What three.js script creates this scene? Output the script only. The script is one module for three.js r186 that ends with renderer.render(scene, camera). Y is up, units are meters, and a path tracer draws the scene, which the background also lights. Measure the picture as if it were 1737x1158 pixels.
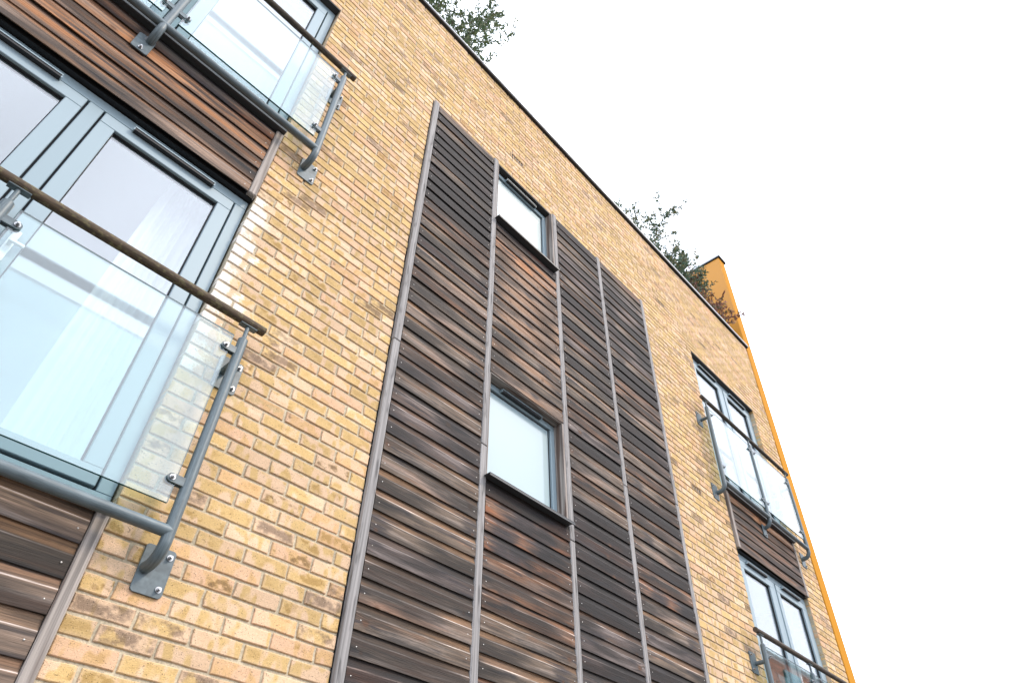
import * as THREE from 'three';

// ---------------------------------------------------------------- camera, sky, sun, exposure
const EYE = 1.6;                                   // eye height above the pavement; facade heights below are counted from the eye
const scene = new THREE.Scene();
const camera = new THREE.PerspectiveCamera(53.4965, 1737 / 1158, 0.05, 400);
camera.position.set(0, EYE, 2.72);
camera.rotation.order = 'YXZ';
camera.rotation.set(THREE.MathUtils.degToRad(43.139), THREE.MathUtils.degToRad(-47.815), THREE.MathUtils.degToRad(0.666));
scene.add(camera);
const renderer = new THREE.WebGLRenderer({ antialias: true });
renderer.toneMapping = THREE.LinearToneMapping;
renderer.toneMappingExposure = 2.36;
renderer.shadowMap.enabled = true;

// seeded random numbers and noise
function rng(seed) { let a = seed >>> 0; return () => { a = (a + 0x6D2B79F5) | 0; let t = Math.imul(a ^ (a >>> 15), 1 | a); t = (t + Math.imul(t ^ (t >>> 7), 61 | t)) ^ t; return ((t ^ (t >>> 14)) >>> 0) / 4294967296; }; }
function hash2(x, y, s) { let h = Math.imul(x, 374761393) ^ Math.imul(y, 668265263) ^ Math.imul(s, 2147483647 ^ 0x5bd1e995); h = Math.imul(h ^ (h >>> 13), 1274126177); return ((h ^ (h >>> 16)) >>> 0) / 4294967296; }
function vn(x, y, s = 0) {
  const xi = Math.floor(x), yi = Math.floor(y); let fx = x - xi, fy = y - yi; fx = fx * fx * (3 - 2 * fx); fy = fy * fy * (3 - 2 * fy);
  const a = hash2(xi, yi, s), b = hash2(xi + 1, yi, s), c = hash2(xi, yi + 1, s), d = hash2(xi + 1, yi + 1, s);
  return a + (b - a) * fx + (c - a) * fy + (a - b - c + d) * fx * fy;
}
function fbm(x, y, s, o = 4) { let v = 0, a = 0.5, n = 0; for (let i = 0; i < o; i++) { v += a * vn(x, y, s + i * 17); n += a; a *= 0.5; x = x * 2.03 + 5.1; y = y * 2.03 + 1.7; } return v / n; }
const ss = (a, b, x) => { const t = Math.min(1, Math.max(0, (x - a) / (b - a))); return t * t * (3 - 2 * t); };
const mix = (a, b, t) => a + (b - a) * t;

{ // overcast sky: bright even cloud, faintly blue, soft cloud mottling
  const w = 512, h = 256, d = new Float32Array(w * h * 4);
  for (let j = 0; j < h; j++) for (let i = 0; i < w; i++) {
    const el = (0.5 - (j + 0.5) / h) * Math.PI, az = (i + 0.5) / w * Math.PI * 2;     // row 0 of the data is the bottom
    const e = -el, cx = Math.cos(az) * Math.cos(e), cy = Math.sin(e), cz = Math.sin(az) * Math.cos(e);
    const q = fbm(cx * 2.2 + 9 + cy * 1.3, cz * 2.2 + 4 - cy * 1.1, 3, 5);
    const base = 0.92 + 0.38 * Math.max(0, cy), k = base * (0.62 + 0.76 * q);
    const o = (j * w + i) * 4; d[o] = k * 0.93; d[o + 1] = k * 0.985; d[o + 2] = k * 1.12; d[o + 3] = 1;
  }
  const t = new THREE.DataTexture(d, w, h, THREE.RGBAFormat, THREE.FloatType);
  t.mapping = THREE.EquirectangularReflectionMapping; t.magFilter = t.minFilter = THREE.LinearFilter; t.needsUpdate = true;
  scene.background = t; scene.environment = t;
}
const sun = new THREE.DirectionalLight(0xfff0dc, 1.1);
sun.position.set(14, 24, 17); sun.target.position.set(3, 5, 0);
sun.castShadow = true; sun.shadow.radius = 22; sun.shadow.mapSize.set(2048, 2048);
Object.assign(sun.shadow.camera, { left: -14, right: 14, top: 14, bottom: -14, near: 1, far: 70 });
scene.add(sun, sun.target);

// ---------------------------------------------------------------- helpers
const used = new Map();
function numbered(n) { const k = used.get(n) || 0; used.set(n, k + 1); return k ? n + '_' + String(k).padStart(3, '0') : n; }
function tag(o, label, category, group, kind) { if (label) o.userData.label = label; if (category) o.userData.category = category; if (group) o.userData.group = group; if (kind) o.userData.kind = kind; return o; }
function group(name, parent, x = 0, y = 0, z = 0) { const g = new THREE.Group(); g.name = parent === scene ? numbered(name) : name; g.position.set(x, y, z); parent.add(g); return g; }
function mesh(name, geo, mat, parent, kind) { const m = new THREE.Mesh(geo, mat); m.name = parent === scene ? numbered(name) : name; m.castShadow = m.receiveShadow = true; if (kind) m.userData.kind = kind; parent.add(m); return m; }
function makeGeo(P, N, U) { const g = new THREE.BufferGeometry(); g.setAttribute('position', new THREE.Float32BufferAttribute(P, 3)); g.setAttribute('normal', new THREE.Float32BufferAttribute(N, 3)); g.setAttribute('uv', new THREE.Float32BufferAttribute(U, 2)); return g; }
class MB {                                           // collects flat-shaded faces
  constructor() { this.P = []; this.N = []; this.U = []; }
  tri(a, b, c, uv) {
    const ux = b[0] - a[0], uy = b[1] - a[1], uz = b[2] - a[2], vx = c[0] - a[0], vy = c[1] - a[1], vz = c[2] - a[2];
    let nx = uy * vz - uz * vy, ny = uz * vx - ux * vz, nz = ux * vy - uy * vx; const l = Math.hypot(nx, ny, nz) || 1; nx /= l; ny /= l; nz /= l;
    const A = Math.abs(nx), B = Math.abs(ny), C = Math.abs(nz);
    for (const p of [a, b, c]) {
      this.P.push(p[0], p[1], p[2]); this.N.push(nx, ny, nz);
      let u, v;
      if (uv) [u, v] = uv(p, A, B, C); else if (C >= A && C >= B) { u = p[0]; v = p[1]; } else if (B >= A) { u = p[0]; v = p[2]; } else { u = p[2]; v = p[1]; }
      this.U.push(u, v);
    }
  }
  quad(a, b, c, d, uv) { this.tri(a, b, c, uv); this.tri(a, c, d, uv); }
  // chamfered box
  box(x0, x1, y0, y1, z0, z1, c = 0, uv) {
    c = Math.min(c, (x1 - x0) * 0.45, (y1 - y0) * 0.45, (z1 - z0) * 0.45);
    const X = [x0, x0 + c, x1 - c, x1], Y = [y0, y0 + c, y1 - c, y1], Z = [z0, z0 + c, z1 - c, z1];
    const v = (i, j, k) => [X[i], Y[j], Z[k]];
    this.quad(v(1, 1, 3), v(2, 1, 3), v(2, 2, 3), v(1, 2, 3), uv); this.quad(v(2, 1, 0), v(1, 1, 0), v(1, 2, 0), v(2, 2, 0), uv);
    this.quad(v(3, 1, 2), v(3, 1, 1), v(3, 2, 1), v(3, 2, 2), uv); this.quad(v(0, 1, 1), v(0, 1, 2), v(0, 2, 2), v(0, 2, 1), uv);
    this.quad(v(1, 3, 2), v(2, 3, 2), v(2, 3, 1), v(1, 3, 1), uv); this.quad(v(1, 0, 1), v(2, 0, 1), v(2, 0, 2), v(1, 0, 2), uv);
    if (c > 0) {
      this.quad(v(2, 1, 3), v(3, 1, 2), v(3, 2, 2), v(2, 2, 3), uv); this.quad(v(0, 1, 2), v(1, 1, 3), v(1, 2, 3), v(0, 2, 2), uv);
      this.quad(v(1, 2, 3), v(2, 2, 3), v(2, 3, 2), v(1, 3, 2), uv); this.quad(v(1, 0, 2), v(2, 0, 2), v(2, 1, 3), v(1, 1, 3), uv);
      this.quad(v(3, 1, 1), v(2, 1, 0), v(2, 2, 0), v(3, 2, 1), uv); this.quad(v(1, 1, 0), v(0, 1, 1), v(0, 2, 1), v(1, 2, 0), uv);
      this.quad(v(2, 2, 0), v(1, 2, 0), v(1, 3, 1), v(2, 3, 1), uv); this.quad(v(2, 0, 1), v(1, 0, 1), v(1, 1, 0), v(2, 1, 0), uv);
      this.quad(v(3, 2, 2), v(3, 2, 1), v(2, 3, 1), v(2, 3, 2), uv); this.quad(v(1, 3, 2), v(1, 3, 1), v(0, 2, 1), v(0, 2, 2), uv);
      this.quad(v(2, 0, 2), v(2, 0, 1), v(3, 1, 1), v(3, 1, 2), uv); this.quad(v(0, 1, 2), v(0, 1, 1), v(1, 0, 1), v(1, 0, 2), uv);
      for (const [i, a] of [[3, 2], [0, 1]]) for (const [j, b] of [[3, 2], [0, 1]]) for (const [k, d] of [[3, 2], [0, 1]]) {
        const p = v(i, b, d), q = v(a, j, d), r = v(a, b, k); if ((i === 3) === ((j === 3) === (k === 3))) this.tri(p, q, r, uv); else this.tri(p, r, q, uv);
      }
    }
    return this;
  }
  add(geo, m) {                                      // append a geometry moved by a matrix
    const g = geo.index ? geo.toNonIndexed() : geo.clone(); if (m) g.applyMatrix4(m);
    const p = g.attributes.position.array, n = g.attributes.normal.array, u = g.attributes.uv ? g.attributes.uv.array : new Float32Array(p.length / 3 * 2);
    for (let i = 0; i < p.length; i++) { this.P.push(p[i]); this.N.push(n[i]); }
    for (let i = 0; i < u.length; i++) this.U.push(u[i]);
    return this;
  }
  cyl(a, b, r, seg = 14, r2 = r) {
    const A = new THREE.Vector3(...a), B = new THREE.Vector3(...b), L = A.distanceTo(B);
    const g = new THREE.CylinderGeometry(r2, r, L, seg, 1);
    const q = new THREE.Quaternion().setFromUnitVectors(new THREE.Vector3(0, 1, 0), B.clone().sub(A).normalize());
    return this.add(g, new THREE.Matrix4().compose(A.add(B).multiplyScalar(0.5), q, new THREE.Vector3(1, 1, 1)));
  }
  build(name, mat, parent, kind) { return mesh(name, makeGeo(this.P, this.N, this.U), mat, parent, kind); }
  geo() { return makeGeo(this.P, this.N, this.U); }
}
const T = (x, y, z) => new THREE.Matrix4().makeTranslation(x, y, z);
function dataTex(w, h, fn, srgb = true) {
  const d = new Uint8Array(w * h * 4), c = [0, 0, 0];
  for (let j = 0; j < h; j++) for (let i = 0; i < w; i++) { fn(i, j, c); const o = (j * w + i) * 4; for (let k = 0; k < 3; k++) d[o + k] = Math.max(0, Math.min(255, c[k])); d[o + 3] = 255; }
  const t = new THREE.DataTexture(d, w, h, THREE.RGBAFormat); t.wrapS = t.wrapT = THREE.RepeatWrapping; t.magFilter = THREE.LinearFilter; t.minFilter = THREE.LinearMipmapLinearFilter; t.generateMipmaps = true;
  if (srgb) t.colorSpace = THREE.SRGBColorSpace; t.needsUpdate = true; return t;
}
const std = (o) => new THREE.MeshStandardMaterial(o);
const phy = (o) => new THREE.MeshPhysicalMaterial(o);
const lin = (r, g, b) => new THREE.Color().setRGB(r, g, b);

// ---------------------------------------------------------------- materials
// brick atlas: 8 x 16 cells, each one brick face; the first cells are special (lime bloom, burnt headers)
const AC = 8, AR = 16, CW = 256, CH = 80;
const CELL = { white: [0, 10], burnt: [10, 22], plain: [22, 128] };
const cellInfo = []; { const r = rng(77); for (let i = 0; i < AC * AR; i++) cellInfo.push({ y: r(), l: 0.94 + 0.12 * r(), d: r(), s: Math.floor(r() * 9999), red: r(), m: r() }); }
const brickTex = dataTex(AC * CW, AR * CH, (i, j, c) => {
  const ci = Math.floor(i / CW), cj = Math.floor(j / CH), k = cj * AC + ci, f = cellInfo[k];
  const x = (i % CW) / CW * 0.215, y = (j % CH) / CH * 0.065;                        // metres on the brick
  const blot = fbm(x * 24, y * 11, f.s, 2), blot2 = fbm(x * 19 + 7, y * 30 + 3, f.s + 50, 2), fine = fbm(x * 420, y * 420, f.s + 90, 3), med = fbm(x * 90, y * 110, f.s + 120, 3);
  const rim = Math.min(x, 0.215 - x, y * 1.2, (0.065 - y) * 1.2), heart = ss(0.002, 0.022, rim + (med - 0.5) * 0.012);      // kiln marks sit in the heart of the face
  const yel = ss(0.57 - f.y * 0.36, 0.72 - f.y * 0.28, blot + (med - 0.5) * 0.06) * mix(0.6, 1, heart);
  let r = mix(213, 199, yel), g = mix(181, 167, yel), b = mix(148, 112, yel);
  if (f.red > 0.86) { r = mix(r, 212, 0.35); g = mix(g, 162, 0.35); b = mix(b, 126, 0.35); }
  const oli = ss(0.46, 0.72, blot2 + (med - 0.5) * 0.3) * (f.d > 0.45 ? 0.62 : 0.25) * mix(0.3, 1, yel) * heart; r = mix(r, 150, oli); g = mix(g, 117, oli); b = mix(b, 62, oli);
  const core = ss(0.5, 0.78, blot2 * 0.75 + med * 0.25) * (f.d > 0.86 ? 0.7 : 0.0) * heart; r = mix(r, 108, core); g = mix(g, 84, core); b = mix(b, 58, core);
  if (k >= 10 && k < 22) { const bu = ss(0.34, 0.70, blot2 * 0.7 + med * 0.3 + (k % 3) * 0.05) * 0.62 * mix(0.25, 1, heart); r = mix(r, 104, bu); g = mix(g, 86, bu); b = mix(b, 72, bu); }
  if (k < 10) { const wh = ss(0.0, 0.10, (0.10 + 0.028 * (k % 4)) - x + (blot - 0.5) * 0.20 + (med - 0.5) * 0.08); r = mix(r, 240, wh * 0.85); g = mix(g, 234, wh * 0.85); b = mix(b, 228, wh * 0.85); }
  const lim = ss(0.66, 0.8, med * 0.6 + fine * 0.4) * 0.35 + (f.m > 0.9 ? ss(0.5, 0.66, blot2) * 0.3 : 0); r = mix(r, 238, lim); g = mix(g, 222, lim); b = mix(b, 196, lim);
  const pit = ss(0.76, 0.84, fbm(x * 260, y * 260, f.s + 200, 2)) * 0.4;
  const l = 0.97 * f.l * (0.92 + 0.16 * fine) * (1 - pit); c[0] = r * l; c[1] = g * l; c[2] = b * l;
});
const grainBump = dataTex(256, 256, (i, j, c) => { const v = 255 * (0.6 * fbm(i / 9, j / 9, 5, 4) + 0.4 * vn(i / 1.6, j / 1.6, 8)); c[0] = c[1] = c[2] = v; }, false);
const rep = (t, x, y) => { const q = t.clone(); q.repeat.set(x, y); q.needsUpdate = true; return q; };
const mortarTex = dataTex(512, 512, (i, j, c) => { const n = fbm(i / 40, j / 40, 11, 4), f = fbm(i / 3, j / 3, 12, 3), v = (0.72 + 0.28 * f + 0.24 * (n - 0.5)); c[0] = 208 * v; c[1] = 194 * v; c[2] = 166 * v; });
const M = {
  brick: std({ map: brickTex, bumpMap: rep(grainBump, 8, 16), bumpScale: 0.0016, roughness: 0.93 }),
  mortar: std({ map: mortarTex, bumpMap: rep(grainBump, 6, 6), bumpScale: 0.002, roughness: 0.96 }),
  frame: std({ color: lin(0.235, 0.31, 0.345), roughness: 0.42 }),
  sash: std({ color: lin(0.255, 0.33, 0.365), roughness: 0.42 }),
  steel: std({ color: lin(0.15, 0.20, 0.225), roughness: 0.46, map: dataTex(256, 256, (i, j, c) => { const v = 205 + 70 * (fbm(i / 50, j / 9, 401, 4) - 0.5) + 50 * (fbm(i / 3, j / 3, 402, 2) - 0.5); c[0] = v * 1.0; c[1] = v; c[2] = v * 0.99; }) }),
  gasket: std({ color: lin(0.012, 0.013, 0.016), roughness: 0.7 }),
  black: std({ color: lin(0.010, 0.010, 0.011), roughness: 0.6 }),
  sill: std({ color: lin(0.05, 0.053, 0.056), roughness: 0.5 }),
  bolt: std({ color: lin(0.42, 0.42, 0.42), metalness: 1, roughness: 0.28 }),
  screw: std({ color: lin(0.5, 0.48, 0.45), metalness: 0.7, roughness: 0.35 }),
  lintel: std({ color: lin(0.035, 0.032, 0.03), roughness: 0.7 }),
  coping: std({ color: lin(0.5, 0.52, 0.54), roughness: 0.4, metalness: 0.1 }),
  copingShade: std({ color: lin(0.02, 0.02, 0.022), roughness: 0.8 }),  // near black, in place of the shade under the copings
  paint: std({ color: lin(0.74, 0.75, 0.76), roughness: 0.9 }),
  floor: std({ color: lin(0.42, 0.40, 0.37), roughness: 0.7 }),
  pane: phy({ color: lin(0.93, 0.97, 0.98), roughness: 0.0, transmission: 1, thickness: 0, ior: 2.5 }),
  glass: phy({ color: lin(0.87, 0.95, 0.95), roughness: 0.0, transmission: 1, thickness: 0, ior: 1.95 }),
  glassEdge: phy({ color: lin(0.03, 0.12, 0.11), roughness: 0.12 }),
  frost: phy({ color: lin(0.30, 0.395, 0.42), roughness: 0.5, clearcoat: 1, clearcoatRoughness: 0.04 }),
  white: std({ color: lin(0.8, 0.8, 0.8), roughness: 0.35 }),
  curtain: phy({ color: lin(0.86, 0.87, 0.87), roughness: 1, transmission: 0.45, thickness: 0 }),
  deck: std({ color: lin(0.2, 0.2, 0.2), roughness: 0.9 }),
};

// weathered softwood: long grain, cathedral figure, knots, mildew; the strip under the lap (v near 1) is less weathered
const WW = 1024, WH = 144;
const lapHint = (v, e) => ss(e - 0.02, e + 0.01, v);
function woodTex(seed, o) {
  const r = rng(seed * 131 + 7), s = seed * 37;
  const knots = []; for (let k = 0; k < o.knots; k++) knots.push([r(), 0.12 + 0.5 * r(), 0.006 + 0.007 * r()]);
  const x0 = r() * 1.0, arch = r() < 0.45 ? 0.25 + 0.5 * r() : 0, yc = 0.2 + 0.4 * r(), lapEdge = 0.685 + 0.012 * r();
  const stains = []; for (let k = 0; k < (o.stain ? 3 : 1); k++) stains.push([0.3 + 0.45 * r(), r(), 0.12 + 0.2 * r()]);
  return dataTex(WW, WH, (i, j, c) => {
    const u = i / WW, v = j / WH; let X = u, Y = v * 0.135;
    let kd = 0, ring = 0;
    for (const [kx, ky, kr] of knots) { const dx = (X - kx) * 0.6, dy = Y - ky * 0.135, q = Math.hypot(dx, dy) / kr; const w = Math.exp(-q * q * 0.25); Y += dy * w * 0.9; kd = Math.max(kd, ss(1.15, 0.75, q)); ring = Math.max(ring, ss(2.0, 1.1, q) * ss(0.6, 1.0, q)); }
    const warp = (fbm(X * 3, Y * 20, s, 2) - 0.5) * 0.012 + arch * (X - x0) * (X - x0) * 0.05 * (Y / 0.135 - yc);
    const yy = Y + warp;
    const g1 = fbm(X * 5, yy * 340, s + 1, 3), g2 = vn(X * 11, yy * 900, s + 2), g3 = fbm(X * 1.6, yy * 90, s + 3, 2), pore = vn(X * 60, yy * 1500, s + 8);
    const figure = 0.5 + 0.5 * Math.sin((yy * 300 + arch * (X - x0) * (X - x0) * 30 + g3 * 3));
    let l = 1 + 0.42 * (g1 - 0.5) + 0.26 * (g2 - 0.5) + 0.30 * (g3 - 0.5) + 0.12 * (figure - 0.5) + 0.22 * (pore - 0.5);
    const pat = fbm(X * 2.4, v * 2.2, s + 11, 3); l *= mix(0.60, 1.28, ss(0.28, 0.72, pat));
    const sil = ss(0.50, 0.72, fbm(X * 2.6, yy * 55, s + 12, 3)) * (o.stain ? 0.15 : 0.42) * (1 - lapHint(v, lapEdge));
    const warm = ss(0.42, 0.66, fbm(X * 2.4, Y * 26, s + 4, 3) + o.warm);
    let R = mix(o.a[0], o.b[0], warm), G = mix(o.a[1], o.b[1], warm), B = mix(o.a[2], o.b[2], warm);
    const lap = ss(lapEdge - 0.02, lapEdge + 0.02, v + (g3 - 0.5) * 0.05) * (0.5 + 0.5 * ss(0.3, 0.6, fbm(X * 3, 7, s + 6, 2)));
    R = mix(R, o.lap[0], lap); G = mix(G, o.lap[1], lap); B = mix(B, o.lap[2], lap);
    const wornHighlight = ss(0.030, 0.008, Math.abs(v - lapEdge + 0.012 + (g3 - 0.5) * 0.02)) * (0.25 + 0.75 * ss(0.35, 0.6, g1)) * o.wornHighlight; R = mix(R, 160, wornHighlight); G = mix(G, 148, wornHighlight); B = mix(B, 140, wornHighlight);      // ridge highlight painted pale along the arris, over weathered fibres
    R = mix(R, 134, sil * o.wornHighlight); G = mix(G, 126, sil * o.wornHighlight); B = mix(B, 122, sil * o.wornHighlight);      // silvered fibres
    let mil = ss(0.50, 0.76, fbm(X * 4.2, Y * 38, s + 5, 4) + o.mildew) * 0.75;
    if (o.stain) for (const [sx, sy, sr] of stains) { const q = Math.hypot((X - sx) / sr, (v - sy) / 0.9); mil = Math.max(mil, 0.9 * ss(1.25, 0.3, q + (fbm(X * 7, Y * 60, s + 9, 3) - 0.5) * 0.9)); }
    R = mix(R, 34, mil); G = mix(G, 31, mil); B = mix(B, 33, mil);
    R = mix(R, 70, kd * 0.75); G = mix(G, 46, kd * 0.75); B = mix(B, 30, kd * 0.75); R = mix(R, 60, ring * 0.35); G = mix(G, 44, ring * 0.35); B = mix(B, 34, ring * 0.35);
    c[0] = R * l; c[1] = G * l; c[2] = B * l;
  });
}
const woodBump = dataTex(1024, 144, (i, j, c) => { const X = i / 1024, Y = j / 144 * 0.135, yy = Y + (fbm(X * 3, Y * 20, 3, 2) - 0.5) * 0.012; const v = 255 * (0.6 * fbm(X * 5, yy * 340, 4, 3) + 0.4 * vn(X * 30, yy * 1000, 5)); c[0] = c[1] = c[2] = v; }, false);
const tones = {
  grey: { a: [75, 64, 54], b: [81, 62, 49], lap: [85, 64, 45], warm: -0.08, mildew: -0.06, wornHighlight: 0.85, knots: 1 },
  pale: { a: [92, 78, 67], b: [93, 72, 59], lap: [93, 70, 50], warm: -0.06, mildew: -0.1, wornHighlight: 0.94, knots: 1 },
  slate: { a: [61, 53, 50], b: [65, 52, 44], lap: [65, 48, 36], warm: -0.1, mildew: -0.02, wornHighlight: 0.77, knots: 1 },
  brown: { a: [72, 58, 49], b: [80, 55, 38], lap: [80, 55, 37], warm: 0.02, mildew: -0.05, wornHighlight: 0.77, knots: 1 },
  dark: { a: [34, 25, 22], b: [39, 24, 17], lap: [24, 17, 12], warm: -0.03, mildew: 0.08, wornHighlight: 0.42, knots: 1 },
  pink: { a: [103, 86, 74], b: [105, 80, 60], lap: [103, 75, 54], warm: 0.0, mildew: -0.12, wornHighlight: 0.68, knots: 1 },
  orange: { a: [106, 82, 65], b: [120, 81, 51], lap: [109, 75, 51], warm: 0.04, mildew: -0.02, wornHighlight: 0.59, knots: 1 },
  stained: { a: [92, 69, 54], b: [100, 63, 40], lap: [85, 54, 35], warm: 0.04, mildew: 0.02, wornHighlight: 0.68, knots: 1, stain: true },
  redbrown: { a: [49, 35, 29], b: [60, 35, 23], lap: [37, 23, 17], warm: 0.03, mildew: 0.06, wornHighlight: 0.26, knots: 1 },
};
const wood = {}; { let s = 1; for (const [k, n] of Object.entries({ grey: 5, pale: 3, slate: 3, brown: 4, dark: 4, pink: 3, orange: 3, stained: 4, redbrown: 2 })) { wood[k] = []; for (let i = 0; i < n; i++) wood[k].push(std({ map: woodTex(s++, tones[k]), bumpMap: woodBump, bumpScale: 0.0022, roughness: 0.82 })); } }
function railTex(seed, a, b, lichen) { return dataTex(512, 128, (i, j, c) => { const x = i / 512, y = j / 128; const g = fbm(x * 14, y * 60, seed, 3), n = fbm(x * 70, y * 16, seed + 3, 3), li = ss(0.52, 0.66, n + lichen) * 0.8, l = 0.62 + 0.76 * g; c[0] = mix(a[0], b[0], li) * l; c[1] = mix(a[1], b[1], li) * l; c[2] = mix(a[2], b[2], li) * l; }); }
const trimTex = dataTex(1024, 64, (i, j, c) => { const x = i / 1024, y = j / 64; const g = fbm(x * 9, y * 22, 71, 4), k = fbm(x * 30, y * 6, 72, 3), l = 0.74 + 0.52 * g - 0.25 * ss(0.6, 0.8, k); c[0] = 136 * l; c[1] = 133 * l; c[2] = 131 * l; });
const trimWarmTex = dataTex(1024, 64, (i, j, c) => { const x = i / 1024, y = j / 64; const g = fbm(x * 7, y * 18, 81, 4), k = ss(0.45, 0.62, fbm(x * 5, y * 4, 82, 3)), l = 0.6 + 0.8 * g; c[0] = mix(142, 94, k) * l; c[1] = mix(134, 78, k) * l; c[2] = mix(127, 69, k) * l; });
M.trim = std({ map: trimTex, roughness: 0.85, bumpMap: woodBump, bumpScale: 0.002 });
M.trimWarm = std({ map: trimWarmTex, roughness: 0.85, bumpMap: woodBump, bumpScale: 0.002 });
M.railLichen = std({ map: railTex(91, [74, 60, 44], [104, 98, 66], -0.02), roughness: 0.8, bumpMap: woodBump, bumpScale: 0.002 });
M.railDark = std({ map: railTex(93, [62, 52, 43], [84, 76, 60], -0.05), roughness: 0.75, bumpMap: woodBump, bumpScale: 0.002 });
M.orange = phy({ color: lin(0.50, 0.222, 0.022), roughness: 0.34, specularIntensity: 0.55 });
M.orangeFront = phy({ color: lin(0.50, 0.222, 0.022), roughness: 0.9, specularIntensity: 0.2 });

// ---------------------------------------------------------------- ground
{
  const paveTex = dataTex(512, 512, (i, j, c) => { const n = fbm(i / 60, j / 60, 21, 4), f = fbm(i / 2.5, j / 2.5, 22, 3), v = 0.7 + 0.35 * (n - 0.5) + 0.5 * (f - 0.5) + 0.25; c[0] = 98 * v; c[1] = 95 * v; c[2] = 90 * v; });
  const mb = new MB(); mb.quad([-150, 0, 150], [150, 0, 150], [150, 0, -150], [-150, 0, -150]);
  const m = mb.build('pavement', std({ map: rep(paveTex, 0.5, 0.5), roughness: 0.95 }), scene, 'structure'); m.receiveShadow = true;
}

// ---------------------------------------------------------------- the building (heights below are above eye level; every part group sits at EYE)
const XL = -3.0, XR = 8.92, YB = -EYE, YT = 7.81;           // brick face
const STACK = [[-1.035, 0.715], [6.585, 8.335]];           // the two window stacks
const PANEL = [1.84, 5.385];
const YO = 6.16, YS = 0.46, YP = 0.31;                      // head of the openings, foot of the stacks, foot of the cladding
const building = group('apartment_building', scene, 0, 0, 0);
tag(building, 'yellow brick apartment block with dark timber cladding and grey windows', 'building');
const wall = group('brick_wall', building, 0, EYE, 0);

const cuts = [[STACK[0][0], STACK[0][1], YS, YO], [STACK[1][0], STACK[1][1], YS, YO], [PANEL[0], PANEL[1], YP, YO]];
function cellUV(k) { const ci = k % AC, cj = Math.floor(k / AC); return [(ci + 0.012) / AC, (cj + 0.03) / AR, 0.976 / AC, 0.94 / AR]; }
function brickGeo(w, h, depth, cell, R, u0 = 0) {
  // uneven outline of ten points, arris rounded by a narrow chamfer
  const j = () => (R() - 0.5) * 0.0052, c = 0.0032, hw = w / 2, hh = h / 2, [a, b, su, sv] = cellUV(cell);
  const x1 = -hw + w * 0.33, x2 = -hw + w * 0.66;
  const o = [[-hw, -hh], [x1, -hh], [x2, -hh], [hw, -hh], [hw, 0], [hw, hh], [x2, hh], [x1, hh], [-hw, hh], [-hw, 0]].map(([x, y]) => [x + j(), y + j() * 0.7]);
  const tilt = (R() - 0.5) * 0.0022, tip = (R() - 0.5) * 0.0022;
  const fr = o.map(([x, y]) => { const z = tilt * x / hw + tip * y / hh; return [x - Math.sign(x) * c * (Math.abs(x) > hw * 0.8 ? 1 : 0), y - Math.sign(y) * c * (Math.abs(y) > hh * 0.5 ? 1 : 0), z]; });
  const ed = o.map(([x, y], i) => [x, y, fr[i][2] - c]), bk = o.map(([x, y]) => [x, y, -depth]);
  const mb = new MB(), uv = (p) => [a + su * Math.min(1, Math.max(0, (p[0] + hw) / 0.215 + u0)), b + sv * Math.min(1, Math.max(0, (p[1] + hh) / h))];
  const uvs = (p) => [a + su * Math.min(1, Math.max(0, (p[0] + hw) / 0.215 + u0)), b + sv * Math.min(1, Math.max(0, (p[1] + hh + p[2]) / h))];
  for (const [p, q, r] of [[0, 1, 9], [1, 7, 9], [7, 8, 9], [1, 2, 7], [2, 6, 7], [2, 4, 6], [2, 3, 4], [4, 5, 6]]) mb.tri(fr[p], fr[q], fr[r], uv);
  for (let i = 0; i < 10; i++) { const n = (i + 1) % 10; mb.quad(fr[i], ed[i], ed[n], fr[n], uv); mb.quad(ed[i], bk[i], bk[n], ed[n], uvs); }
  return mb.geo();
}
const air = [[2.945, 3.16, 6.5725], [5.83, 6.045, 6.5725], [5.785, 6.0, 3.7225]];   // perforated vent bricks
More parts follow.
